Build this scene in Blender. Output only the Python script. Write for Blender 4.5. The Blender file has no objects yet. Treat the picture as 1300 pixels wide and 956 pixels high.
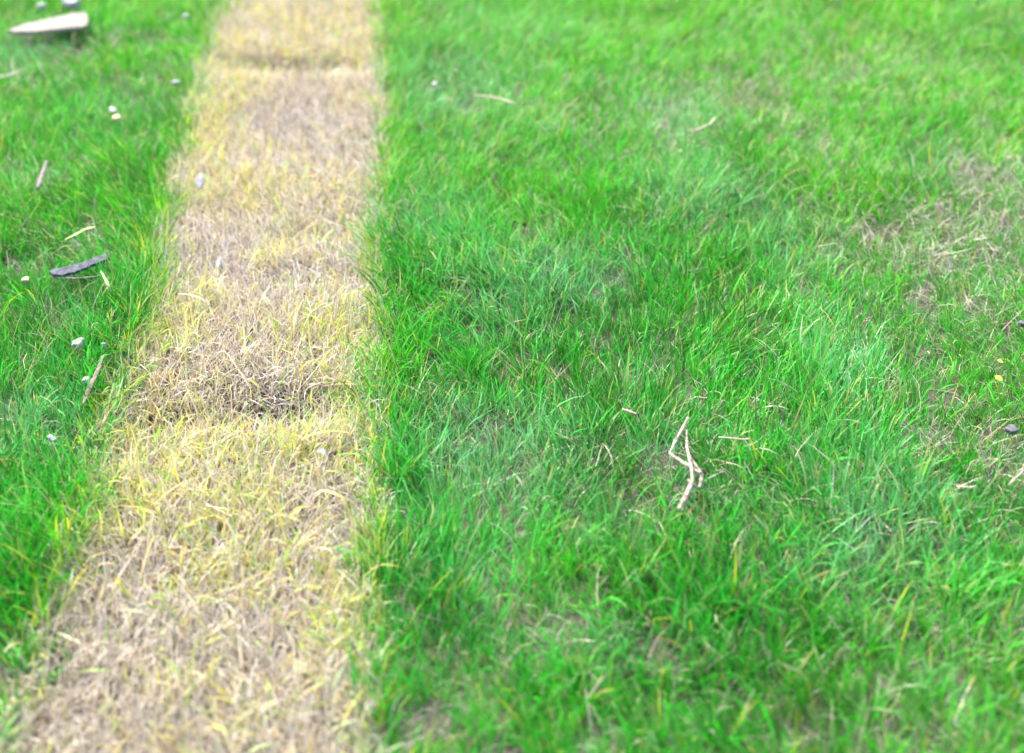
import bpy, bmesh, math, random
import numpy as np
from mathutils import Vector, Matrix, noise as mnoise

# ------------------------------------------------------------------ camera, sky, sun, exposure
sc = bpy.context.scene
col = sc.collection
H = 0.95                       # camera height above the lawn, metres
FPX = 1806.0                   # focal length in pixels of a 1300 px wide frame (50 mm lens)
PITCH = math.atan(1128.0 / FPX)
CX, CY = 650.0, 433.0          # optical centre

cam_d = bpy.data.cameras.new('camera')
cam = bpy.data.objects.new('camera', cam_d); col.objects.link(cam)
cam.location = (0, 0, H)
cam.rotation_euler = (math.pi / 2 - PITCH, 0, 0)
cam_d.sensor_width = 36.0
cam_d.lens = 36.0 * FPX / 1300.0
cam_d.shift_y = -(478.0 - CY) / 1300.0
cam_d.clip_start = 0.02
cam_d.clip_end = 2000.0
cam_d.dof.use_dof = True
cam_d.dof.focus_distance = 1.69
cam_d.dof.aperture_fstop = 2.7
cam_d.dof.aperture_blades = 9
sc.camera = cam

SUN_EL, SUN_AZ = math.radians(52), math.radians(-35)   # azimuth measured from +Y towards +X
w = bpy.data.worlds.new('World'); sc.world = w; w.use_nodes = True
nt = w.node_tree; nt.nodes.clear()
sky = nt.nodes.new('ShaderNodeTexSky'); sky.sky_type = 'NISHITA'; sky.sun_disc = False
sky.sun_elevation = SUN_EL; sky.sun_rotation = SUN_AZ
sky.air_density = 1.0; sky.dust_density = 4.0; sky.ozone_density = 1.0
bg = nt.nodes.new('ShaderNodeBackground'); bg.inputs['Strength'].default_value = 0.095
wo = nt.nodes.new('ShaderNodeOutputWorld')
nt.links.new(sky.outputs[0], bg.inputs[0]); nt.links.new(bg.outputs[0], wo.inputs[0])

sun_d = bpy.data.lights.new('sun', 'SUN'); sun_d.energy = 1.5; sun_d.angle = math.radians(11)
sun_d.color = (1.0, 0.975, 0.94)
sun = bpy.data.objects.new('sun', sun_d); col.objects.link(sun)
sd = Vector((math.sin(SUN_AZ) * math.cos(SUN_EL), math.cos(SUN_AZ) * math.cos(SUN_EL), math.sin(SUN_EL)))
sun.rotation_euler = sd.to_track_quat('Z', 'Y').to_euler()
sun.location = sd * 5

sc.view_settings.view_transform = 'Standard'
sc.view_settings.look = 'None'
sc.view_settings.exposure = 2.85
sc.view_settings.gamma = 1.0
sc.cycles.use_denoising = True
sc.cycles.max_bounces = 6
sc.cycles.transmission_bounces = 4

# ------------------------------------------------------------------ helpers
rng = np.random.default_rng(11)
random.seed(5)
SP, CP = math.sin(PITCH), math.cos(PITCH)

def G(px, py, z=0.0):
    """the point at height z that stands at this place of the lawn"""
    u, v = (px - CX) / FPX, (py - CY) / FPX
    dx, dy, dz = u, CP - v * SP, -SP - v * CP
    t = (z - H) / dz
    return np.array([dx * t, dy * t, z])

def project(x, y, z):
    dz = z - H
    depth = y * CP - dz * SP
    vert = -(y * SP + dz * CP)
    return CX + FPX * x / depth, CY + FPX * vert / depth

_lat = rng.random((256, 256))
def vnoise(x, y, f, ox=0.0):
    """smooth lattice noise, -1..1"""
    x = np.asarray(x, float) * f + ox + 1000.3; y = np.asarray(y, float) * f + ox * 1.7 + 1000.7
    i = np.floor(x).astype(int); j = np.floor(y).astype(int)
    u = x - i; v = y - j
    u = u * u * (3 - 2 * u); v = v * v * (3 - 2 * v)
    a = _lat[i % 256, j % 256]; b = _lat[(i + 1) % 256, j % 256]
    c = _lat[i % 256, (j + 1) % 256]; d = _lat[(i + 1) % 256, (j + 1) % 256]
    return (a * (1 - u) * (1 - v) + b * u * (1 - v) + c * (1 - u) * v + d * u * v) * 2 - 1

def fbm(x, y, f, ox=0.0):
    return (vnoise(x, y, f, ox) + 0.5 * vnoise(x, y, f * 2.1, ox + 9.1) + 0.25 * vnoise(x, y, f * 4.3, ox + 4.7)) / 1.5

# strip of dead grass: its two edges on the ground
LE = [(283, 0), (268, 60), (248, 120), (222, 200), (206, 290), (190, 380), (168, 460), (142, 520), (116, 590), (104, 680), (78, 760), (44, 830), (5, 930)]
RE = [(476, 0), (480, 100), (476, 200), (474, 300), (478, 400), (470, 500), (474, 590), (468, 700), (464, 860), (464, 950)]
def edge(pts):
    q = np.array([G(a, b, 0.02)[:2] for a, b in pts])
    q = q[np.argsort(q[:, 1])]
    d0 = (q[3] - q[0]) / (q[3, 1] - q[0, 1]); d1 = (q[-1] - q[-4]) / (q[-1, 1] - q[-4, 1])
    lo = q[0] - d0 * (q[0, 1] + 3.0); hi = q[-1] + d1 * (9.0 - q[-1, 1])
    return np.vstack([lo, q, hi])
LEq, REq = edge(LE), edge(RE)
def strip_d(x, y, wob=True):
    """signed distance into the dead strip (positive inside), metres"""
    l = np.interp(y, LEq[:, 1], LEq[:, 0]); r = np.interp(y, REq[:, 1], REq[:, 0])
    if wob:
        l = l + 0.012 * vnoise(x, y, 11, 3.3) + 0.006 * vnoise(x, y, 40, 7.7)
        r = r + 0.007 * vnoise(x, y, 11, 5.1) + 0.004 * vnoise(x, y, 40, 2.7)
    return np.minimum(x - l, r - x)

def blob(x, y, spots):
    """sum of soft patches of the lawn given by centre and half-size"""
    out = np.zeros(np.shape(x))
    for s in spots:
        px, py, rx, ry = s[:4]; wt = s[4] if len(s) > 4 else 1.0
        c = G(px, py); ex = G(px + rx, py)[0] - c[0]; ey = (G(px, py - ry)[1] - G(px, py + ry)[1]) / 2
        out += wt * np.exp(-((x - c[0]) / ex) ** 2 - ((y - c[1]) / ey) ** 2)
    return out

HOLLOW = [(365, 80, 110, 11, 0.034), (360, 530, 60, 16, 0.010), (200, 548, 50, 12, 0.014), (290, 545, 120, 8, 0.008), (390, 520, 80, 18, 0.008),
          (230, 745, 60, 20, .006), (250, 265, 50, 14, .006), (420, 300, 50, 12, .006), (300, 440, 60, 20, .006)]
def ground_z(x, y):
    z = 0.011 * vnoise(x, y, 1.6, 1.2) + 0.007 * vnoise(x, y, 4.5, 6.2) + 0.0025 * vnoise(x, y, 16, 2.2)
    t = np.clip(strip_d(x, y, False) / 0.05 + 0.5, 0, 1); t = t * t * (3 - 2 * t)
    return z - 0.010 * t - t * blob(x, y, HOLLOW)

def gz(x, y):
    return float(ground_z(np.array([x]), np.array([y]))[0])

def new_mat(name):
    m = bpy.data.materials.new(name); m.use_nodes = True
    n = m.node_tree; n.nodes.clear()
    o = n.nodes.new('ShaderNodeOutputMaterial'); p = n.nodes.new('ShaderNodeBsdfPrincipled')
    n.links.new(p.outputs[0], o.inputs['Surface'])
    return m, n, p, o

def mat_noise(name, c1, c2, scale=60, rough=0.8, bump=0.3, stretch=(1, 1, 1), spec=0.3, detail=6, c3=None, lo=.35, hi=.65, bdist=0.002):
    m, n, p, o = new_mat(name)
    tc = n.nodes.new('ShaderNodeTexCoord'); mp = n.nodes.new('ShaderNodeMapping'); mp.inputs['Scale'].default_value = stretch
    ns = n.nodes.new('ShaderNodeTexNoise'); ns.inputs['Scale'].default_value = scale; ns.inputs['Detail'].default_value = detail
    rp = n.nodes.new('ShaderNodeValToRGB'); e = rp.color_ramp.elements
    e[0].color = (*c1, 1); e[0].position = lo; e[1].color = (*c2, 1); e[1].position = hi
    if c3:
        k = e.new((lo + hi) / 2); k.color = (*c3, 1)
    bp = n.nodes.new('ShaderNodeBump'); bp.inputs['Strength'].default_value = bump; bp.inputs['Distance'].default_value = bdist
    L = n.links.new
    L(tc.outputs['Object'], mp.inputs[0]); L(mp.outputs[0], ns.inputs['Vector']); L(ns.outputs['Fac'], rp.inputs[0])
    L(rp.outputs[0], p.inputs['Base Color']); L(ns.outputs['Fac'], bp.inputs['Height']); L(bp.outputs[0], p.inputs['Normal'])
    p.inputs['Roughness'].default_value = rough; p.inputs['Specular IOR Level'].default_value = spec
    return m

def blade_mat(name, trans, rough, spec):
    m, n, p, o = new_mat(name)
    at = n.nodes.new('ShaderNodeAttribute'); at.attribute_name = 'tint'
    tl = n.nodes.new('ShaderNodeBsdfTranslucent'); mx = n.nodes.new('ShaderNodeMixShader'); mx.inputs[0].default_value = trans
    L = n.links.new
    L(at.outputs['Color'], p.inputs['Base Color']); L(at.outputs['Color'], tl.inputs['Color'])
    L(p.outputs[0], mx.inputs[1]); L(tl.outputs[0], mx.inputs[2]); L(mx.outputs[0], o.inputs['Surface'])
    p.inputs['Roughness'].default_value = rough; p.inputs['Specular IOR Level'].default_value = spec
    return m

def tag(o, label, cat, group=None, kind=None):
    o['label'] = label; o['category'] = cat
    if group: o['group'] = group
    if kind: o['kind'] = kind
    return o

def mesh_obj(name, verts, faces, mat, parent=None, smooth=True):
    me = bpy.data.meshes.new(name); me.from_pydata([tuple(map(float, v)) for v in verts], [], faces); me.update()
    if smooth:
        me.polygons.foreach_set('use_smooth', [True] * len(me.polygons))
    me.materials.append(mat)
    o = bpy.data.objects.new(name, me); col.objects.link(o)
    if parent: o.parent = parent
    return o

# ------------------------------------------------------------------ ground
def axis(lo, hi, step, far):
    a = list(np.arange(lo, hi + 1e-6, step)); s = step
    while a[-1] < far: s *= 1.35; a.append(a[-1] + s)
    s = step
    while a[0] > -far: s *= 1.35; a.insert(0, a[0] - s)
    return np.array(a)
gx, gy = axis(-2.0, 2.0, 0.025, 400), axis(0.2, 4.2, 0.025, 400)
XX, YY = np.meshgrid(gx, gy)
near = np.clip(1 - (np.hypot(XX, YY - 2) - 6) / 6, 0, 1)
ZZ = ground_z(XX, YY) * near
gv = np.stack([XX.ravel(), YY.ravel(), ZZ.ravel()], 1)
nx, ny = len(gx), len(gy)
ii, jj = np.meshgrid(np.arange(nx - 1), np.arange(ny - 1))
k = (jj * nx + ii).ravel()
gf = np.stack([k, k + 1, k + nx + 1, k + nx], 1)
gm, n, p, o_ = new_mat('soil')
tc = n.nodes.new('ShaderNodeTexCoord')
n1 = n.nodes.new('ShaderNodeTexNoise'); n1.inputs['Scale'].default_value = 90; n1.inputs['Detail'].default_value = 8
n2 = n.nodes.new('ShaderNodeTexNoise'); n2.inputs['Scale'].default_value = 9; n2.inputs['Detail'].default_value = 6
r1 = n.nodes.new('ShaderNodeValToRGB'); e = r1.color_ramp.elements
e[0].color = (0.014, 0.011, 0.010, 1); e[0].position = .32; e[1].color = (0.085, 0.066, 0.052, 1); e[1].position = .7
r2 = n.nodes.new('ShaderNodeValToRGB'); e = r2.color_ramp.elements
e[0].color = (0.03, 0.11, 0.015, 1); e[0].position = .3; e[1].color = (0.12, 0.2, 0.03, 1); e[1].position = .7
vl = n.nodes.new('ShaderNodeVectorMath'); vl.operation = 'LENGTH'
mr = n.nodes.new('ShaderNodeMapRange'); mr.inputs['From Min'].default_value = 5.0; mr.inputs['From Max'].default_value = 6.5
mx = n.nodes.new('ShaderNodeMixRGB'); bp = n.nodes.new('ShaderNodeBump'); bp.inputs['Strength'].default_value = .8; bp.inputs['Distance'].default_value = .006
L = n.links.new
L(tc.outputs['Object'], n1.inputs['Vector']); L(tc.outputs['Object'], n2.inputs['Vector']); L(tc.outputs['Object'], vl.inputs[0])
L(n1.outputs['Fac'], r1.inputs[0]); L(n2.outputs['Fac'], r2.inputs[0]); L(vl.outputs['Value'], mr.inputs['Value'])
L(mr.outputs[0], mx.inputs[0]); L(r1.outputs[0], mx.inputs[1]); L(r2.outputs[0], mx.inputs[2])
L(mx.outputs[0], p.inputs['Base Color']); L(n1.outputs['Fac'], bp.inputs['Height']); L(bp.outputs[0], p.inputs['Normal'])
p.inputs['Roughness'].default_value = .95
g = mesh_obj('ground', gv, gf.tolist(), gm)
tag(g, 'dark brown soil showing between the grass roots', 'ground', kind='structure')

# ------------------------------------------------------------------ where things press the grass down: (x, y, radius, height)
PRESS = []
def press_line(pts, rad, z):
    for a, b in zip(pts[:-1], pts[1:]):
        a, b = np.array(a[:3]), np.array(b[:3]); m = max(2, int(np.linalg.norm(b - a) / (rad * .7)) + 1)
        for t in np.linspace(0, 1, m):
            q = a + (b - a) * t; PRESS.append((q[0], q[1], rad, q[2] if z is None else z))

# ------------------------------------------------------------------ small things lying on the lawn
def tube(name, path, radii, mat, parent=None, sides=8, rough=0.09, flat=1.0, seed=0, sub=5):
    """an uneven round or flattened stick along a path"""
    path = np.array(path, float); rr = np.array(radii, float)
    t = np.linspace(0, 1, len(path)); tt = np.linspace(0, 1, (len(path) - 1) * sub + 1)
    P = np.stack([np.interp(tt, t, path[:, i]) for i in range(3)], 1); R = np.interp(tt, t, rr)
    rg = np.random.default_rng(seed)
    P[1:-1] += rg.normal(0, 1, (len(P) - 2, 3)) * R[1:-1, None] * .07
    vs, fs = [], []
    for i in range(len(P)):
        d = P[min(i + 1, len(P) - 1)] - P[max(i - 1, 0)]; d /= np.linalg.norm(d)
        s = np.cross(d, (0, 0, 1)); s /= np.linalg.norm(s) + 1e-9; u = np.cross(s, d)
        for q in range(sides):
            a = 2 * math.pi * q / sides; r = R[i] * (1 + rough * rg.normal())
            vs.append(P[i] + r * (math.cos(a) * s + math.sin(a) * u * flat))
    for i in range(len(P) - 1):
        for q in range(sides):
            fs.append([i * sides + q, i * sides + (q + 1) % sides, (i + 1) * sides + (q + 1) % sides, (i + 1) * sides + q])
    fs.append(list(range(sides))[::-1]); fs.append([(len(P) - 1) * sides + q for q in range(sides)])
    return mesh_obj(name, vs, fs, mat, parent)

def stone(name, c, size, mat, seed=0, rot=0.0, amp=.42, ang=1.0):
    bm = bmesh.new(); bmesh.ops.create_icosphere(bm, subdivisions=3, radius=1)
    off = Vector((seed * 3.1, seed * 1.7, seed * .9)); R = Matrix.Rotation(rot, 3, 'Z')
    for v in bm.verts:
        d = v.co.normalized()
        f = 1 + amp * mnoise.noise(d * 1.3 + off) + amp * .5 * mnoise.noise(d * 3.1 + off) + amp * .2 * mnoise.noise(d * 8 + off)
        q = Vector((max(-.8, min(.8, d.x * f)), max(-.8, min(.8, d.y * f)), max(-.72, min(.75, d.z * f)))) if ang else d * f
        v.co = R @ Vector((q.x * size[0], q.y * size[1], q.z * size[2]))
    me = bpy.data.meshes.new(name); bm.to_mesh(me); bm.free()
    me.polygons.foreach_set('use_smooth', [True] * len(me.polygons)); me.materials.append(mat)
    o = bpy.data.objects.new(name, me); col.objects.link(o); o.location = tuple(map(float, c))
    return o

def slab(name, top, thick, mat, parent=None):
    """a thin piece with an outline (list of xyz of its upper face in order) and a real thickness"""
    bm = bmesh.new(); vs = [bm.verts.new(tuple(map(float, v))) for v in top]
    f = bm.faces.new(vs)
    r = bmesh.ops.extrude_face_region(bm, geom=[f])
    for v in [q for q in r['geom'] if isinstance(q, bmesh.types.BMVert)]: v.co.z -= thick
    bmesh.ops.recalc_face_normals(bm, faces=bm.faces[:])
    bmesh.ops.bevel(bm, geom=bm.edges[:], offset=thick * .1, segments=2, affect='EDGES')
    me = bpy.data.meshes.new(name); bm.to_mesh(me); bm.free(); me.materials.append(mat)
    o = bpy.data.objects.new(name, me); col.objects.link(o)
    if parent: o.parent = parent
    return o

def ribbon(name, px_pts, widths, zs, mat, lift=.0):
    """one broad dry blade with a folded midrib, lying where these places of the lawn are"""
    P = np.array([G(a, b, z) for (a, b), z in zip(px_pts, zs)])
    t = np.linspace(0, 1, len(P)); tt = np.linspace(0, 1, 13)
    Q = np.zeros((13, 3))
    for i in range(3):
        Q[:, i] = np.interp(tt, t, P[:, i])
    Q[1:-1] = (Q[:-2] + 2 * Q[1:-1] + Q[2:]) / 4
    W = np.interp(tt, np.linspace(0, 1, len(widths)), widths)
    vs, fs = [], []
    for i in range(13):
        d = Q[min(i + 1, 12)] - Q[max(i - 1, 0)]; d /= np.linalg.norm(d)
        s = np.cross(d, (0, 0, 1)); s /= np.linalg.norm(s); u = np.cross(s, d)
        vs += [Q[i] - s * W[i] / 2 + u * W[i] * .18, Q[i], Q[i] + s * W[i] / 2 + u * W[i] * .18]
    for i in range(12):
        fs += [[i * 3, i * 3 + 1, i * 3 + 4, i * 3 + 3], [i * 3 + 1, i * 3 + 2, i * 3 + 5, i * 3 + 4]]
    o = mesh_obj(name, vs, fs, mat)
    md = o.modifiers.new('thickness', 'SOLIDIFY'); md.thickness = .0003
    return o

M_wood = mat_noise('weathered_pale_wood', (.10, .084, .066), (.21, .195, .167), 70, .9, .6, (.4, 7, 7), c3=(.20, .182, .15))
M_twig = mat_noise('bleached_twig', (.11, .085, .063), (.34, .285, .235), 180, .9, .8, c3=(.265, .215, .17))
M_brown = mat_noise('brown_splinter', (.075, .055, .042), (.17, .13, .10), 120, .9, .6, c3=(.125, .095, .073))
M_slate = mat_noise('dark_grey_bark', (.018, .020, .030), (.075, .08, .105), 150, .85, .7, c3=(.038, .042, .058))
M_greystick = mat_noise('grey_bark', (.08, .065, .06), (.18, .15, .145), 160, .85, .5)
M_white = mat_noise('white_quartz', (.13, .135, .145), (.34, .34, .34), 220, .75, .6, c3=(.24, .24, .25))
M_grey = mat_noise('pale_grey_stone', (.13, .135, .145), (.30, .30, .31), 260, .75, .4)
M_dark = mat_noise('dark_grey_stone', (.04, .04, .045), (.11, .11, .12), 260, .8, .4)
M_tan = mat_noise('tan_stone', (.24, .19, .11), (.42, .35, .22), 260, .75, .4)
M_yellow = mat_noise('yellow_stone', (.38, .31, .10), (.52, .47, .25), 260, .7, .3)
M_drystem = mat_noise('dry_stem', (.26, .21, .14), (.38, .34, .26), 200, .7, .3)
M_palegreen = mat_noise('fading_blade', (.2, .27, .07), (.36, .38, .18), 60, .6, .2)
M_yellowblade = mat_noise('yellowed_blade', (.36, .26, .05), (.45, .37, .13), 60, .6, .2)
M_clover = mat_noise('yellow_green_leaf', (.24, .34, .02), (.34, .42, .05), 150, .6, .2)
M_fluff = mat_noise('pale_dry_leaf', (.16, .17, .17), (.26, .26, .26), 150, .8, .4)

# the pale wooden stake by the top edge
def stake():
    zt = .038
    outline = [(9, 38.5), (30, 30.5), (62, 23), (92, 17), (107, 15), (111, 17.5), (111.5, 24), (110, 32), (100, 34), (70, 37), (40, 40), (20, 40.5)]
    top = [G(a, b, zt) for a, b in outline]
    o = slab('wooden_stake', top, .007, M_wood)
    press_line([G(12, 40, .03), G(60, 32, .03), G(108, 25, .03)], .024, .03)
    return tag(o, 'long pale wooden wedge tapering to a thin point, lying in green grass', 'wood')
stake()

# dark curved piece of bark in the left lawn: main plate and a thin parallel sliver below it
def bark():
    root = bpy.data.objects.new('bark_strip', None); col.objects.link(root)
    c = G(100, 336, .03); root.location = tuple(map(float, c))
    def rel(a, b, z): return G(a, b, z) - c
    up = [(62, 344), (66, 341.5), (72, 341), (79, 338.8), (88, 337.6), (96, 334.5), (104, 333), (110, 329.5), (117, 328.5), (122, 325), (129, 324.2), (133, 321), (137, 320.5), (138.5, 324), (137, 328), (130, 331), (125, 333.5), (117, 335.5), (112, 339), (103, 341.5), (95, 345.5), (86, 346.5), (80, 349), (72, 348.2), (67, 349)]
    slab('bark_plate', [rel(a, b, .038 - .00005 * abs(a - 100)) for a, b in up], .004, M_slate, root)
    tube('bark_sliver', [rel(66, 352, .032), rel(95, 354, .033), rel(120, 352, .032), rel(139, 347, .031)], [.0009, .0014, .0016, .001], M_greystick, root, seed=4)
    press_line([G(64, 347, .03), G(95, 343, .03), G(120, 333, .03), G(138, 326, .03)], .009, .03)
    return tag(root, 'dark blue grey strip of bark lying flat in the left lawn', 'bark')
bark()

def stick(name, label, pts, radii, mat, z=.042, flat=.6, seed=1, cat='stick', press=.010, dz=None):
    P = [G(a, b, z + (dz[i] if dz else 0)) for i, (a, b) in enumerate(pts)]
    o = tube(name, P, radii, mat, seed=seed, flat=flat)
    press_line([np.array([q[0], q[1], z - .012]) for q in P], press, None)
    return tag(o, label, cat)

stick('wood_splinter', 'thin brown wooden splinter leaning over a pebble at the left edge of the dead strip',
      [(131, 452), (124, 470), (117, 486), (110, 502), (105, 514)], [.0014, .0027, .003, .0026, .001], M_brown, .045, .5, 3)
stick('grey_stick', 'short purplish grey stick standing tilted among left lawn grass', [(59, 205), (55, 218), (51, 231), (48, 240)], [.0022, .0035, .004, .0025], M_greystick, .040, .8, 6)
stick('pale_stick', 'pale dry stick in the grass below the wooden wedge', [(-10, 99), (8, 97), (18, 93.5), (25, 91)], [.0025, .0025, .0028, .0018], M_drystem, .045, .8, 7)
stick('short_twig', 'small pale broken twig above the kinked twig', [(790, 519), (800, 523), (809, 526)], [.0012, .0016, .0012], M_twig, .043, .9, 8, 'twig')
stick('long_straw', 'pale bent straw stem blurred in the back of the lawn', [(603, 121), (622, 123), (640, 127), (654, 132)], [.0016, .0018, .0018, .0012], M_drystem, .045, .8, 9, 'straw')
stick('forked_straw', 'pale dry stem curving up in a bleached patch of the back lawn', [(878, 167), (890, 163), (901, 158), (908, 149)], [.0013, .0018, .0018, .0012], M_drystem, .045, .8, 10, 'straw')
stick('lying_straw', 'thin tan straw lying level to the right of the kinked twig', [(912, 555), (926, 556), (942, 558), (953, 557)], [.0008, .0011, .0011, .0007], M_drystem, .041, .8, 12, 'straw')
stick('bleached_straw', 'bleached straw lying across a thin patch by the right edge', [(1214, 617), (1228, 619), (1239, 618)], [.0008, .0013, .0013], M_drystem, .04, .8, 13, 'straw')
stick('bent_straw', 'bleached bent straw rising beside bare soil at the right edge', [(1281, 616), (1290, 607), (1297, 600), (1300, 590)], [.0012, .0015, .0014, .001], M_twig, .04, .8, 14, 'straw')

# kinked, broken twig in the right lawn
def twig():
    root = bpy.data.objects.new('kinked_twig', None); col.objects.link(root)
    c = G(872, 592, .03); root.location = tuple(map(float, c))
    def R_(a, b, z): return G(a, b, z) - c
    u = 1.0 / FPX * 1.55   # about one pixel, metres
    tube('upper_stem', [R_(873.8, 530, .060), (R_(863, 551, .054)), R_(853, 570, .047), R_(850.5, 575, .045), R_(856, 580, .046), R_(870, 589, .049), R_(884, 598, .049), R_(891, 602.5, .047), R_(890.5, 610, .046), R_(888, 620, .044)],
         [2.0 * u, 2.0 * u, 1.7 * u, 1.6 * u, 1.9 * u, 2.2 * u, 1.9 * u, 2.3 * u, 2.2 * u, 1.9 * u], M_twig, root, seed=21)
    tube('lower_stem', [R_(872, 546, .046), R_(871.8, 565, .050), R_(874, 577, .052), R_(877, 590, .053), R_(879.5, 608, .051), R_(877, 616, .050), R_(870, 632, .048), R_(862, 647, .045)],
         [.9 * u, 1.9 * u, 2.2 * u, 1.9 * u, 1.9 * u, 3.0 * u, 3.4 * u, 2.6 * u], M_twig, root, seed=22)
    tube('side_branch', [R_(875, 579, .052), R_(883, 590, .051), R_(891, 601, .049)], [1.4 * u, 1.5 * u, 1.4 * u], M_twig, root, seed=23)
    tube('knot', [R_(872.5, 609, .052), R_(879, 614, .052), R_(887, 619.5, .047)], [1.6 * u, 1.9 * u, 1.0 * u], M_twig, root, seed=24)
    press_line([G(872, 532, .034), G(852, 573, .03), G(890, 602, .03)], .011, .032)
    press_line([G(872, 548, .034), G(878, 600, .034), G(862, 648, .033)], .014, .032)
    return tag(root, 'bleached broken twig with kinks and a fork, lying in the right lawn', 'twig')
twig()

def pebble(name, label, px, py, rpx, mat, z=.030, cat='stone', seed=1, asp=(1, .9, .7), group=None):
    s = G(px + rpx, py, z)[0] - G(px, py, z)[0]
    for _ in range(4):
        c = G(px, py, z); d = float(strip_d(c[:1], c[1:2])[0])
        z = gz(c[0], c[1]) + (.010 if d > 0 else .029) + s * asp[2] * .3
    o = stone(name, c, (s * asp[0], s * asp[1], s * asp[2]), mat, seed, rot=seed * 1.3)
    PRESS.append((c[0], c[1], s * 1.1, z - s * .2)); PRESS.append((c[0], c[1] - s * 1.5, s * .6, z + s * .3))
    return tag(o, label, cat, group)

pebble('white_stone', 'white stone beyond the middle of the pale wooden wedge', 52.5, 8, 6.5, M_white, .045, seed=1)
pebble('pale_stone', 'bluish white stone beyond the blunt end of the wooden wedge', 91, 5, 12, M_white, .045, seed=2, asp=(1.1, .8, .6))
pebble('yellow_pebble', 'small rounded pale yellow pebble in the left lawn', 148, 150.5, 6.5, M_yellow, .048, 'pebble', 3, (1, .9, .7))
pebble('stone_flake', 'flat grey stone flake just beyond the yellow pebble', 143, 140, 8, M_grey, .043, 'stone', 4, (1.2, .6, .35))
pebble('tan_pebble', 'small tan pebble in the grass near the dark bark strip', 32, 356, 6, M_tan, .043, 'pebble', 5)
pebble('chalky_stone', 'chalky white rounded stone in lush grass near the brown splinter', 99, 437, 9, M_white, .036, 'stone', 6, (1.1, .9, .8))
pebble('round_pebble', 'round pale grey pebble tucked behind the brown splinter', 110, 484, 7, M_white, .033, 'pebble', 7, (.9, .9, 1))
pebble('grey_pebble', 'small grey pebble beyond the upper end of the brown splinter', 132, 439, 4.5, M_grey, .042, 'pebble', 8, (.8, .8, 1.2))
pebble('long_grey_stone', 'elongated grey stone half sunk in the combed left grass', 66, 557, 8, M_grey, .040, 'stone', 9, (1.3, .6, .5))
pebble('blurred_grey_stone', 'grey stone in the left lawn beside the far part of the dead strip', 223, 105, 6, M_grey, .045, 'stone', 10, (1.1, .8, .6))
pebble('small_white_stone', 'small white stone in the left lawn level with the wooden wedge', 236, 21, 5, M_white, .045, 'stone', 17)
pebble('white_chip', 'bright white chip lying on the far part of the dead strip', 303, 110, 5.5, M_white, .022, 'chip', 11)
pebble('straw_stone', 'grey white stone on a step across the dead strip by its left edge', 149, 563, 5.5, M_grey, .022, 'stone', 12)
pebble('pale_pebble', 'pale whitish stone among yellow blades near the green right lawn', 410, 577, 9, M_white, .022, 'stone', 13, (.9, .9, .9))
pebble('strip_stone', 'blurred whitish stone lying low in the near part of the dead strip', 207, 738, 6, M_grey, .018, 'stone', 14)
pebble('edge_stone', 'dark grey stone in a thin patch at the right edge of the lawn', 1285, 546, 9, M_dark, .026, 'stone', 15, (1.1, .9, .6))
pebble('dark_pebble', 'dark pebble with a pale top by bleached grass on the right', 1297, 411, 5.5, M_dark, .040, 'pebble', 16)
pebble('far_chip', 'whitish chip in the back lawn near the end of the straw stem', 552, 107, 5, M_white, .045, 'chip', 18, (1.2, .8, .5))

def leaf(name, label, px, py, ln, wd, ang, z, mat, cat='leaf', tilt=.3):
    """a small pointed leaf with a folded midrib"""
    c = G(px, py, z); s = (G(px + 1, py, z)[0] - c[0]); vs, fs = [], []
    N = 8
    for i in range(N + 1):
        t = i / N; h = math.sin(math.pi * (.06 + .9 * t)) ** .8 * wd * s / 2
        y = (t - .5) * ln * s
        for q in (-1, 0, 1):
            lx, ly, lz = q * h, y, abs(q) * h * .3 + .2 * y * y / (ln * s)
            vs.append((lx * math.cos(ang) - ly * math.sin(ang), lx * math.sin(ang) + ly * math.cos(ang), lz + ly * tilt))
    for i in range(N):
        for q in range(2):
            a = i * 3 + q; fs.append([a, a + 1, a + 4, a + 3])
    o = mesh_obj(name, vs, fs, mat); o.location = tuple(map(float, c))
    o.modifiers.new('thickness', 'SOLIDIFY').thickness = .0004
    PRESS.append((c[0], c[1], ln * s * .6, max(.01, z - .015)))
    return tag(o, label, cat)
leaf('pale_leaf', 'pale silvery leaf standing at the left side of the dead strip', 254, 231, 20, 11, .1, .03, M_fluff, tilt=.6)
leaf('white_flake', 'narrow white flake on the dead strip near its left edge', 278, 334, 16, 6, -.2, .022, M_fluff, tilt=.5)
leaf('clover_leaf', 'small rounded yellow green leaf in the lawn near the right edge', 1268, 481, 11, 10, .7, .042, M_clover)
leaf('seedling_leaf', 'smaller yellow green leaf beyond the rounded one near the right edge', 1270, 459, 8, 7, 1.4, .04, M_clover)

def dryblade(name, label, pts, wpx, zs, mat, cat='blade'):
    s = 1.6 / FPX
    o = ribbon(name, pts, [a * s for a in wpx], zs, mat)
    return tag(o, label, cat)
dryblade('fading_blade', 'broad yellow green blade arching over grass near the dark bark strip', [(83, 304), (96, 298), (108, 291), (121, 288)], [2, 4.5, 4.5, 2], [.044, .05, .052, .05], M_palegreen)
dryblade('fallen_blade', 'pale broad blade slanting through grass below the bark strip', [(128, 344), (133, 353), (138, 363), (142, 372)], [1.5, 4, 3.5, 1.5], [.055, .052, .05, .04], M_palegreen)
dryblade('arched_blade', 'yellow blade arching low over a grey hollow beside the green lawn', [(374, 572), (383, 558), (400, 550), (428, 547), (452, 552)], [2.5, 4, 4, 3, 1.5], [.012, .035, .042, .036, .02], M_yellowblade)
dryblade('looped_blade', 'tan looped blade at the green edge of the dead strip', [(446, 652), (440, 636), (428, 628), (410, 622), (398, 628)], [2.5, 4, 4, 3, 1.5], [.01, .032, .04, .04, .034], M_yellowblade)
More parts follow.
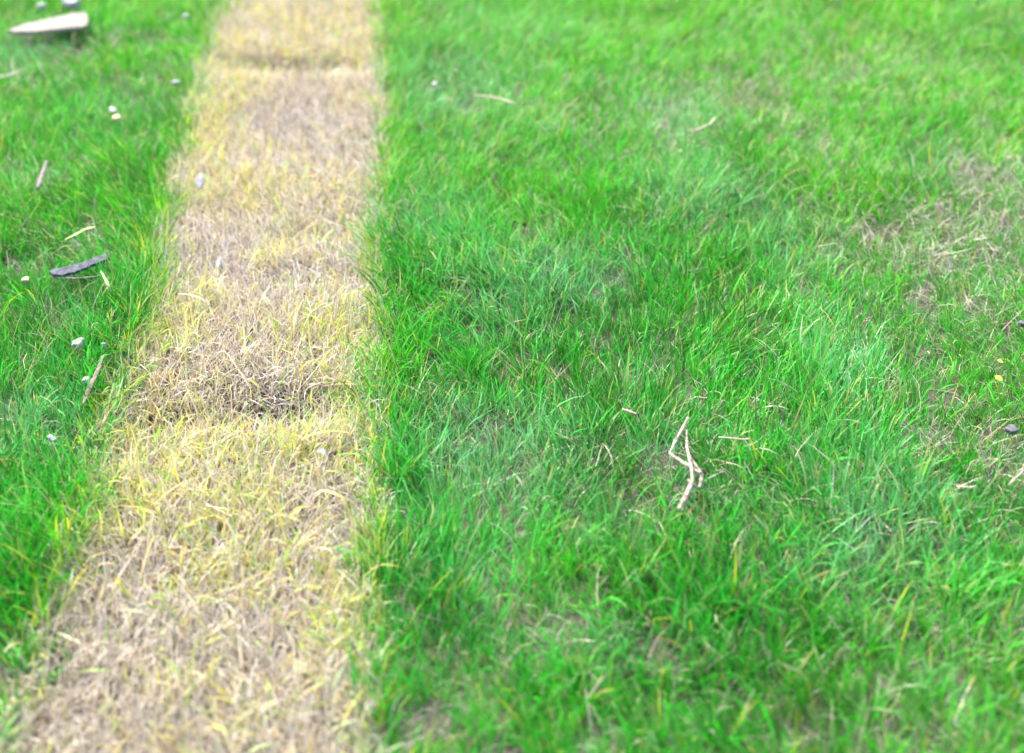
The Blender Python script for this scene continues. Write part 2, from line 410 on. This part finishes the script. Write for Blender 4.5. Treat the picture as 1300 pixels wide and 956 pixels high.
dryblade('slanting_straw', 'cream straw blade slanting in the dead strip beside dark thatch', [(290, 450), (298, 463), (308, 476), (316, 492)], [1.2, 2.6, 3, 2], [.034, .03, .026, .02], M_drystem)
dryblade('curled_blade', 'cream blade curled over the left side of the dead strip', [(226, 373), (240, 374), (256, 379), (268, 390)], [1.5, 3.2, 3.2, 1.5], [.035, .038, .036, .026], M_drystem)

# ------------------------------------------------------------------ grass
PR = np.array(PRESS)
def press_limit(x, y):
    """height that a thing lying here leaves for the blades, else a large number"""
    lim = np.full(len(x), 9.0)
    for a, b, r, z in PR:
        m = (np.abs(x - a) < r) & (np.abs(y - b) < r)
        if m.any():
            idx = np.nonzero(m)[0]; d = np.hypot(x[idx] - a, y[idx] - b); q = idx[d < r]
            lim[q] = np.minimum(lim[q], z)
    return lim

def grow(name, x, y, Ln, Wd, az, tilt, bend, drift, twist, c0, c1, seg, mat, tip_pow=1.6, patch=None):
    n = len(x); z0 = ground_z(x, y) if patch is None else np.zeros(n)
    P = np.stack([x, y, z0 - .002], 1)
    lim = press_limit(x, y) if patch is None else np.full(n, 9.0)
    hh = Ln * np.cos(np.clip(tilt + bend * .4, 0, 1.5))
    pressed = hh > lim - z0 - .002
    Ln = np.where(pressed & (lim < 8), Ln * np.clip((lim - z0 - .002) / np.maximum(hh, 1e-4), .18, 1), Ln)
    nv = 2 * seg + 1
    V = np.empty((n, nv, 3), np.float32); C = np.empty((n, nv, 4), np.float32); C[:, :, 3] = 1
    floor_ = z0 + .001 + .010 * rng.random(n)
    for i in range(seg + 1):
        s = i / seg
        t = tilt + bend * s ** 1.2; a = az + drift * s
        d = np.stack([np.sin(t) * np.cos(a), np.sin(t) * np.sin(a), np.cos(t)], 1)
        s0 = np.stack([-np.sin(a), np.cos(a), np.zeros(n)], 1)
        tw = twist * (.4 + .6 * s)
        side = np.cos(tw)[:, None] * s0 + np.sin(tw)[:, None] * np.cross(d, s0)
        wd = Wd * (.62 + .75 * s * (1 - s) * 1.6) * (1 - s ** 2.6) * .5
        cc = c0 + (c1 - c0) * s ** tip_pow
        if i < seg:
            V[:, 2 * i] = P - side * wd[:, None]; V[:, 2 * i + 1] = P + side * wd[:, None]
            C[:, 2 * i, :3] = cc; C[:, 2 * i + 1, :3] = cc
        else:
            V[:, 2 * seg] = P; C[:, 2 * seg, :3] = cc
        if i < seg:
            s = (i + .5) / seg; t = tilt + bend * s ** 1.2; a = az + drift * s
            P = P + np.stack([np.sin(t) * np.cos(a), np.sin(t) * np.sin(a), np.cos(t)], 1) * (Ln / seg)[:, None]
            P[:, 2] = np.maximum(P[:, 2], floor_)
    nq = seg - 1
    pat, starts, tot = [], [], []
    pos = 0
    for i in range(nq):
        pat += [2 * i, 2 * i + 1, 2 * i + 3, 2 * i + 2]; starts.append(pos); tot.append(4); pos += 4
    pat += [2 * nq, 2 * nq + 1, 2 * seg]; starts.append(pos); tot.append(3); pos += 3
    base = np.arange(n, dtype=np.int32)[:, None]
    loops = (base * nv + np.array(pat, np.int32)).ravel().astype(np.int32)
    ls = (base * pos + np.array(starts, np.int32)).ravel().astype(np.int32)
    me = bpy.data.meshes.new(name)
    me.vertices.add(n * nv); me.vertices.foreach_set('co', V.ravel())
    me.loops.add(len(loops)); me.loops.foreach_set('vertex_index', loops)
    me.polygons.add(len(ls)); me.polygons.foreach_set('loop_start', ls)
    me.polygons.foreach_set('use_smooth', np.ones(len(ls), bool))
    me.update(calc_edges=True)
    at = me.attributes.new('tint', 'FLOAT_COLOR', 'POINT'); at.data.foreach_set('color', C.ravel())
    me.materials.append(mat)
    o = bpy.data.objects.new(name, me); (patch or col).objects.link(o); o['kind'] = 'stuff'
    return o, n * (2 * nq + 1)

M_blade = blade_mat('grass_blade', .36, .42, .20)
M_dry = blade_mat('dry_blade', .28, .7, .25)

A = np.array
FRESH, DEEP = A([.018, .335, .004]), A([.003, .205, .008])
LIME, BLUE = A([.125, .440, .008]), A([.130, .400, .140])
STRAW, GREY = A([.56, .50, .385]), A([.50, .455, .405])
YEL, OCH = A([.62, .56, .03]), A([.60, .43, .06])
RUST = A([.34, .20, .07]); OLIVE = A([.15, .27, .02])

P_STRAW = [(1110, 85, 110, 30, .8), (980, 140, 80, 40, .6), (1040, 195, 50, 35, .7), (1190, 285, 60, 35, .9), (1165, 325, 60, 35, .9), (1255, 225, 60, 45, .9), (820, 180, 70, 45, .5),
           (1095, 490, 35, 30, .8), (1195, 575, 55, 30, .7), (1280, 600, 40, 40, .8), (700, 155, 45, 30, .7), (1290, 350, 40, 40, .7), (870, 165, 60, 40, .5), (1060, 300, 80, 40, .6),
           (60, 235, 60, 16, .7), (100, 315, 45, 22, .7), (10, 110, 30, 16, .6), (110, 75, 40, 18, .4), (1230, 130, 70, 40, .5), (650, 45, 50, 20, .4), (1000, 40, 60, 25, .5),
           (860, 275, 30, 25, .4), (1270, 420, 40, 40, .5), (930, 560, 30, 14, .5), (730, 820, 60, 30, .4), (850, 680, 30, 40, .3), (620, 570, 40, 14, .4), (1260, 830, 60, 40, .3), (480, 45, 14, 60, .4)]
P_BLUE = [(560, 120, 80, 45), (620, 40, 80, 35, .7), (860, 165, 60, 40), (905, 265, 80, 45), (740, 370, 80, 40), (640, 390, 100, 45), (560, 280, 60, 40, .7), (1000, 330, 50, 40, .8), (1060, 470, 50, 60),
          (580, 570, 50, 40), (660, 570, 80, 40), (610, 620, 60, 40), (1090, 650, 60, 60), (1160, 650, 40, 50, .8), (1080, 730, 80, 40), (700, 640, 60, 40, .6), (770, 700, 60, 40, .6), (640, 760, 50, 80, .5),
          (30, 78, 45, 26, 1.3), (30, 560, 70, 40), (130, 140, 60, 20, .5), (850, 600, 40, 50, .6), (1200, 720, 60, 60, .5), (780, 840, 100, 30, .6), (1250, 30, 60, 30, .6), (1180, 215, 60, 25, .6), (20, 240, 40, 20, .6)]
P_DEEP = [(540, 340, 60, 50), (500, 370, 20, 80), (530, 700, 40, 120), (90, 400, 80, 60), (60, 500, 70, 40), (50, 620, 70, 60), (30, 750, 50, 70), (1250, 660, 80, 60), (960, 770, 90, 60), (1170, 255, 60, 25),
          (820, 480, 50, 50), (640, 460, 60, 50, .8), (900, 620, 60, 80, .8), (560, 800, 60, 60), (90, 60, 50, 30, .8), (200, 60, 40, 40, .8), (850, 780, 80, 60), (150, 440, 40, 60)]
P_TALL = [(150, 440, 40, 70), (110, 530, 40, 40, .7), (90, 640, 30, 80), (30, 740, 60, 90), (560, 320, 70, 50), (500, 460, 24, 110, .8), (520, 600, 50, 60), (540, 740, 60, 80, .8), (640, 380, 90, 50, .8),
          (1060, 490, 60, 60, .7), (1090, 650, 80, 70), (900, 760, 200, 70, .7), (1180, 800, 120, 60, .8), (200, 340, 24, 60, .7), (840, 260, 60, 30, .5), (60, 560, 60, 40, .6)]
P_SHORT = [(1190, 300, 110, 70), (1260, 220, 70, 50), (1230, 450, 80, 60, .7), (1250, 570, 60, 50), (920, 550, 50, 20, .7), (100, 325, 50, 30), (630, 570, 40, 14, .6), (40, 350, 40, 20, .7), (1000, 120, 150, 60, .5)]

def in_core(x, y, m=70):
    u, v = project(x, y, np.full(np.shape(x), .02))
    return (u > -m) & (u < 1300 + m) & (v > -m) & (v < 956 + m)

X0, X1, Y0, Y1 = -1.35, 1.35, .62, 3.35
def scatter(dens, core=True):
    n = int(dens * (X1 - X0) * (Y1 - Y0)); x = rng.uniform(X0, X1, n); y = rng.uniform(Y0, Y1, n)
    k = in_core(x, y) if core else np.ones(n, bool)
    return x[k], y[k]

def mixc(a, b, t): return a + (b - a) * t[:, None]

def lawn_colour(x, y, tuft_r, n):
    """the blade colours of the living lawn: patches of lime, blue-green, deep green and bleached grass"""
    r = rng.random((6, n))
    back = np.clip((y - 1.5) / 1.3, 0, 1)
    right = np.clip((x - .1) / .8, 0, 1)
    lime = np.clip(.15 + .42 * back + .14 * right + .35 * fbm(x, y, 4, 21), 0, 1)
    blue = np.clip(.07 + .62 * blob(x, y, P_BLUE) + .18 * fbm(x, y, 6, 31), 0, .85)
    deep = np.clip(.30 + .55 * blob(x, y, P_DEEP) + .3 * fbm(x, y, 5, 41) - .25 * back, 0, .95)
    c = np.tile(FRESH, (n, 1))
    c = mixc(c, LIME, np.clip(lime * (.35 + 1.1 * r[0]) * (1 - .5 * deep), 0, 1))
    c = mixc(c, DEEP, np.clip(deep * (.3 + 1.1 * r[1]), 0, 1))
    c = mixc(c, BLUE, np.clip((blue * .75 + (tuft_r < blue * .8) * .5) * (.3 + r[2]), 0, 1))
    c *= rng.lognormal(-.05, .36, n).clip(.35, 1.8)[:, None]
    c = mixc(c, OLIVE * rng.uniform(.5, 1.3), np.where(rng.random(n) < .06 + .07 * right + .10 * back, .7, 0))
    return np.clip(c, .004, 1), back, right

tris = 0
def lawn(name, label, side):
    """tufts of living grass on one side of the dead strip"""
    global tris
    tx, ty = scatter(4700)
    d = strip_d(tx, ty)
    mid = (np.interp(ty, LEq[:, 1], LEq[:, 0]) + np.interp(ty, REq[:, 1], REq[:, 0])) / 2
    keep = (d < (.004 if side < 0 else .003)) & ((tx < mid) if side < 0 else (tx > mid))
    thin = 1 - .20 * np.clip(blob(tx, ty, P_SHORT), 0, 1)
    keep &= rng.random(len(tx)) < thin
    tx, ty = tx[keep], ty[keep]
    nb = rng.integers(9, 27, len(tx))
    lean = fbm(tx, ty, 2.6, 51) * 3.2 + 1.4                      # the way the grass is combed
    leanS = np.clip(.28 + .35 * fbm(tx, ty, 3.2, 61), .05, .7)
    hT = .90 + .28 * fbm(tx, ty, 5, 71) + .45 * np.clip(blob(tx, ty, P_TALL), 0, 1.2) - .25 * np.clip(blob(tx, ty, P_SHORT), 0, 1) + rng.normal(0, .12, len(tx))
    hT += .12 * np.exp(-(strip_d(tx, ty) / .035) ** 2)           # unmown fringe along the strip
    tm = rng.lognormal(0, .22, len(tx)) * (1 + .24 * fbm(tx, ty, 14, 33) + .22 * fbm(tx, ty, 6.5, 37)); tr = rng.random(len(tx)); ta = rng.uniform(0, 2 * math.pi, len(tx))
    ix = np.repeat(np.arange(len(tx)), nb); n = len(ix)
    ox, oy = rng.normal(0, .0075, n), rng.normal(0, .0075, n)
    x, y = tx[ix] + ox, ty[ix] + oy
    out = np.arctan2(oy, ox)
    k = rng.random(n)
    vx = np.cos(out) * .55 + np.cos(lean[ix]) * leanS[ix] * 1.7 + np.cos(ta[ix]) * .25 + rng.normal(0, .42, n)
    vy = np.sin(out) * .55 + np.sin(lean[ix]) * leanS[ix] * 1.7 + np.sin(ta[ix]) * .25 + rng.normal(0, .42, n)
    az = np.arctan2(vy, vx); mag = np.clip(np.hypot(vx, vy), 0, 2)
    Ln = np.clip(hT[ix], .4, 2) * .0345 * rng.lognormal(0, .30, n); Ln = np.clip(Ln, .012, .09)
    Wd = rng.lognormal(math.log(.00132), .32, n) * np.clip(Ln / .0355, .7, 1.3)
    tilt = np.abs(rng.normal(.12, .16, n)) + .22 * mag; bend = np.abs(rng.normal(.45, .35, n)) + .25 * mag * rng.random(n)
    c, back, right = lawn_colour(x, y, tr[ix], n)
    c = c * tm[ix][:, None]
    c *= np.minimum(1, .46 / np.maximum(c[:, 1], 1e-3))[:, None]
    straw = np.clip(.022 + .03 * right + .06 * back + .24 * blob(x, y, P_STRAW) + .09 * fbm(x, y, 7, 81), .012, .38)
    r = rng.random(n); dead = r < straw
    dc = mixc(np.tile(STRAW, (n, 1)), GREY, rng.random(n)) * rng.uniform(.6, 1.15, n)[:, None]
    yl = (r > .988) | ((strip_d(x, y) > -.02) & (rng.random(n) < .22))
    c = np.where(dead[:, None], dc, c)
    c = np.where(yl[:, None], mixc(np.tile(YEL, (n, 1)), LIME, rng.random(n)) * .85, c)
    Wd = np.where(dead, Wd * .7, Wd); bend = np.where(dead, bend + .5, bend); tilt = np.where(dead, tilt + .3, tilt)
    c1 = c * 1.12
    tipd = rng.random(n) < .12
    c1 = np.where(tipd[:, None], mixc(np.tile(STRAW, (n, 1)), OCH, rng.random(n)) * .9, c1)
    c0 = mixc(c, A([.22, .34, .10]), np.full(n, .08))
    o, t = grow(name, x, y, Ln, Wd, az, tilt, bend, rng.normal(0, .45, n), rng.normal(0, .8, n), c0, c1, 4, M_blade)
    tris += t
    return tag(o, label, 'grass', kind='stuff')

lawn('green_grass', 'lush green grass to the left of the dead straw strip', -1)
lawn('green_grass', 'green lawn to the right of the dead straw strip, mixed with bleached patches', 1)

# old dead grass lying low between the green tufts
def thatch():
    global tris
    x, y = scatter(21000)
    k = strip_d(x, y) < .01
    k &= rng.random(len(x)) < (.15 + .18 * np.clip((y - 1.3) / 1.2, 0, 1) + .6 * np.clip(blob(x, y, P_STRAW), 0, 1) + .2 * np.clip(blob(x, y, P_SHORT), 0, 1))
    x, y = x[k], y[k]; n = len(x)
    Ln = rng.lognormal(math.log(.034), .35, n).clip(.01, .08); Wd = rng.lognormal(math.log(.0012), .3, n)
    c = mixc(np.tile(STRAW, (n, 1)), GREY, rng.random(n)); c = mixc(c, RUST, rng.random(n) ** 3 * .8); c = c * (rng.uniform(.3, .85, n) * (1 + .35 * np.clip(blob(x, y, P_STRAW), 0, 1)))[:, None]
    o, t = grow('dead_thatch', x, y, Ln, Wd, rng.uniform(0, 6.283, n), rng.uniform(.5, 1.3, n), rng.normal(.35, .5, n), rng.normal(0, 1.1, n), rng.normal(0, .9, n), c, c * 1.05, 3, M_dry)
    tris += t
    tag(o, 'dry tan thatch of old blades lying low between the green tufts', 'thatch', kind='stuff')
thatch()

# the strip itself
P_GREYS = [(330, 190, 90, 50), (250, 250, 60, 40), (360, 320, 90, 40), (300, 350, 60, 30, .6), (380, 520, 90, 30), (190, 545, 60, 18), (300, 470, 90, 40, .6), (250, 640, 30, 60), (380, 690, 90, 40), (300, 800, 120, 40), (180, 760, 60, 50), (390, 640, 50, 20)]
P_YELS = [(330, 40, 90, 30, .25), (390, 50, 50, 16, .25), (290, 120, 30, 40, .7), (265, 170, 20, 30), (270, 240, 50, 25), (190, 450, 40, 60), (230, 400, 50, 40), (420, 440, 40, 60), (450, 490, 20, 50), (250, 600, 130, 50), (400, 580, 60, 30), (200, 660, 90, 40), (330, 650, 60, 40), (300, 740, 80, 40), (110, 690, 30, 60), (470, 700, 20, 80), (430, 790, 30, 50), (350, 330, 30, 20), (160, 600, 40, 40)]
def dead_strip():
    global tris
    # flattened, curled fine straw
    x, y = scatter(98000)
    d = strip_d(x, y); k = d > -.004 - .02 * rng.random(len(x)) ** 3
    hol = np.clip(blob(x, y, [(a, b, c, e, f / .02) for a, b, c, e, f in HOLLOW]), 0, 1)
    k &= rng.random(len(x)) < (1 - .7 * hol)
    x, y = x[k], y[k]; n = len(x)
    comb = fbm(x, y, 5, 91) * 3.0 + 1.5
    az = np.where(rng.random(n) < .55, comb + rng.normal(0, .6, n), rng.uniform(0, 6.283, n))
    Ln = rng.lognormal(math.log(.031), .33, n).clip(.01, .075); Wd = rng.lognormal(math.log(.00125), .32, n)
    gr = np.clip(.35 + .5 * blob(x, y, P_GREYS) + .4 * fbm(x, y, 8, 15), 0, 1)
    c = mixc(np.tile(STRAW, (n, 1)), GREY, np.clip(gr * (.4 + rng.random(n)), 0, 1))
    c = mixc(c, RUST, rng.random(n) ** 4 * .8)
    c = c * rng.uniform(.45, 1.35, n)[:, None]
    o, t = grow('dead_grass', x, y, Ln, Wd, az, rng.normal(.55, .35, n).clip(.02, 1.4), rng.normal(.7, .55, n), rng.normal(0, 1.1, n), rng.normal(0, .9, n), c, c * 1.08, 4, M_dry)
    tris += t
    tag(o, 'straight strip of dead straw coloured grass crossing the green lawn', 'dead grass', kind='stuff')
    # yellowing and half-green blades still standing in it
    x, y = scatter(60000)
    d = strip_d(x, y); k = d > -.008
    ye = np.clip(.19 + .75 * blob(x, y, P_YELS) + .35 * fbm(x, y, 9, 19), .02, 1)
    k &= rng.random(len(x)) < ye * .8
    x, y = x[k], y[k]; n = len(x); d = strip_d(x, y)
    Ln = rng.lognormal(math.log(.037), .28, n).clip(.012, .085); Wd = rng.lognormal(math.log(.0019), .32, n)
    r = rng.random(n); near_e = np.exp(-np.maximum(d, 0) / .03)
    c = mixc(np.tile(YEL, (n, 1)), OCH, rng.random(n) ** 2.2); c = mixc(c, STRAW, rng.random(n) ** 2.5)
    low = np.clip((1.9 - y) / .6, 0, 1)
    gsel = r < .16 + .18 * low + .30 * near_e
    c = np.where(gsel[:, None], mixc(np.tile(LIME * 1.2, (n, 1)), YEL, rng.random(n) * .7), c) * rng.uniform(.75, 1.15, n)[:, None]
    c0 = mixc(c, STRAW, np.full(n, .3)); c1 = np.where((rng.random(n) < .2)[:, None], np.tile(STRAW, (n, 1)), c)
    o, t = grow('yellow_grass', x, y, Ln, Wd, rng.uniform(0, 6.283, n), np.abs(rng.normal(.25, .25, n)), rng.normal(.8, .5, n), rng.normal(0, .7, n), rng.normal(0, .8, n), c0, c1, 5, M_dry)
    tris += t
    tag(o, 'yellowing half dead blades standing up in the straw strip', 'yellow grass', kind='stuff')
dead_strip()

# the lawn and the strip go on around the view: small patches of the same grass, repeated by geometry nodes
def patch_set(name, straw):
    cl = bpy.data.collections.new(name)
    for v in range(7):
        n = 300; a = rng.uniform(0, 6.283, n); r = .052 * np.sqrt(rng.random(n)); x, y = r * np.cos(a), r * np.sin(a)
        if straw:
            c = mixc(np.tile(STRAW, (n, 1)), GREY, rng.random(n)) * rng.uniform(.45, 1.3, n)[:, None]
            ye = rng.random(n) < .16
            c = np.where(ye[:, None], mixc(np.tile(YEL, (n, 1)), STRAW, rng.random(n)), c)
            grow(name, x, y, rng.lognormal(math.log(.033), .32, n).clip(.01, .08), rng.lognormal(math.log(.0018), .3, n), rng.uniform(0, 6.283, n), rng.normal(.55, .35, n).clip(.02, 1.4), rng.normal(.7, .55, n),
                 rng.normal(0, 1.0, n), rng.normal(0, .9, n), c, c * 1.08, 4, M_dry, patch=cl)
        else:
            q = (rng.uniform(-.9, .9), rng.uniform(1.2, 2.8))
            c, b_, r_ = lawn_colour(x + q[0], y + q[1], rng.random(n), n)
            dead = rng.random(n) < .12; c = c * .88
            c = np.where(dead[:, None], mixc(np.tile(STRAW, (n, 1)), GREY, rng.random(n)) * .8, c)
            az = np.arctan2(y, x) * .4 + rng.normal(1.4, 1.2, n)
            grow(name, x, y, .034 * rng.lognormal(0, .3, n), rng.lognormal(math.log(.0018), .32, n), az, np.abs(rng.normal(.3, .2, n)), np.abs(rng.normal(.6, .35, n)), rng.normal(0, .45, n), rng.normal(0, .8, n), c, c * 1.12, 4, M_blade, patch=cl)
    return cl

def spread(name, pts, cl, seed, label):
    me = bpy.data.meshes.new(name); me.from_pydata([tuple(map(float, p_)) for p_ in pts], [], []); me.update()
    o = bpy.data.objects.new(name, me); col.objects.link(o)
    g_ = bpy.data.node_groups.new(name, 'GeometryNodeTree')
    g_.interface.new_socket('Geometry', in_out='INPUT', socket_type='NodeSocketGeometry'); g_.interface.new_socket('Geometry', in_out='OUTPUT', socket_type='NodeSocketGeometry')
    N = g_.nodes; gi = N.new('NodeGroupInput'); go = N.new('NodeGroupOutput')
    ci = N.new('GeometryNodeCollectionInfo'); ci.inputs['Collection'].default_value = cl; ci.inputs['Separate Children'].default_value = True; ci.inputs['Reset Children'].default_value = True
    ip = N.new('GeometryNodeInstanceOnPoints'); ip.inputs['Pick Instance'].default_value = True
    rv = N.new('FunctionNodeRandomValue'); rv.data_type = 'FLOAT_VECTOR'; rv.inputs['Min'].default_value = (0, 0, 0); rv.inputs['Max'].default_value = (0, 0, 6.283); rv.inputs['Seed'].default_value = seed
    sv = N.new('FunctionNodeRandomValue'); sv.data_type = 'FLOAT'; sv.inputs[2].default_value = .85; sv.inputs[3].default_value = 1.2; sv.inputs['Seed'].default_value = seed + 1
    K = g_.links.new
    K(gi.outputs[0], ip.inputs['Points']); K(ci.outputs[0], ip.inputs['Instance']); K(rv.outputs[0], ip.inputs['Rotation']); K(sv.outputs[1], ip.inputs['Scale'])
    K(ip.outputs[0], go.inputs[0])
    o.modifiers.new('grass', 'NODES').node_group = g_
    return tag(o, label, 'grass', kind='stuff')

n = 48000
x = rng.uniform(-5, 5, n); y = rng.uniform(-2.0, 9.0, n)
k = ~in_core(x, y, 84) | (y < Y0 + .025) | (y > Y1 - .03) | (np.abs(x) > X1 - .03); x, y = x[k], y[k]
d = strip_d(x, y); pts = np.stack([x, y, ground_z(x, y) * np.clip(1 - (np.hypot(x, y - 2) - 6) / 6, 0, 1)], 1)
spread('surrounding_grass', pts[d < 0], patch_set('lawn_patches', False), 3, 'green grass of the same lawn carrying on around the view')
spread('surrounding_straw', pts[d >= 0], patch_set('straw_patches', True), 8, 'dead straw strip carrying on past the view')
print('TRIS', tris)
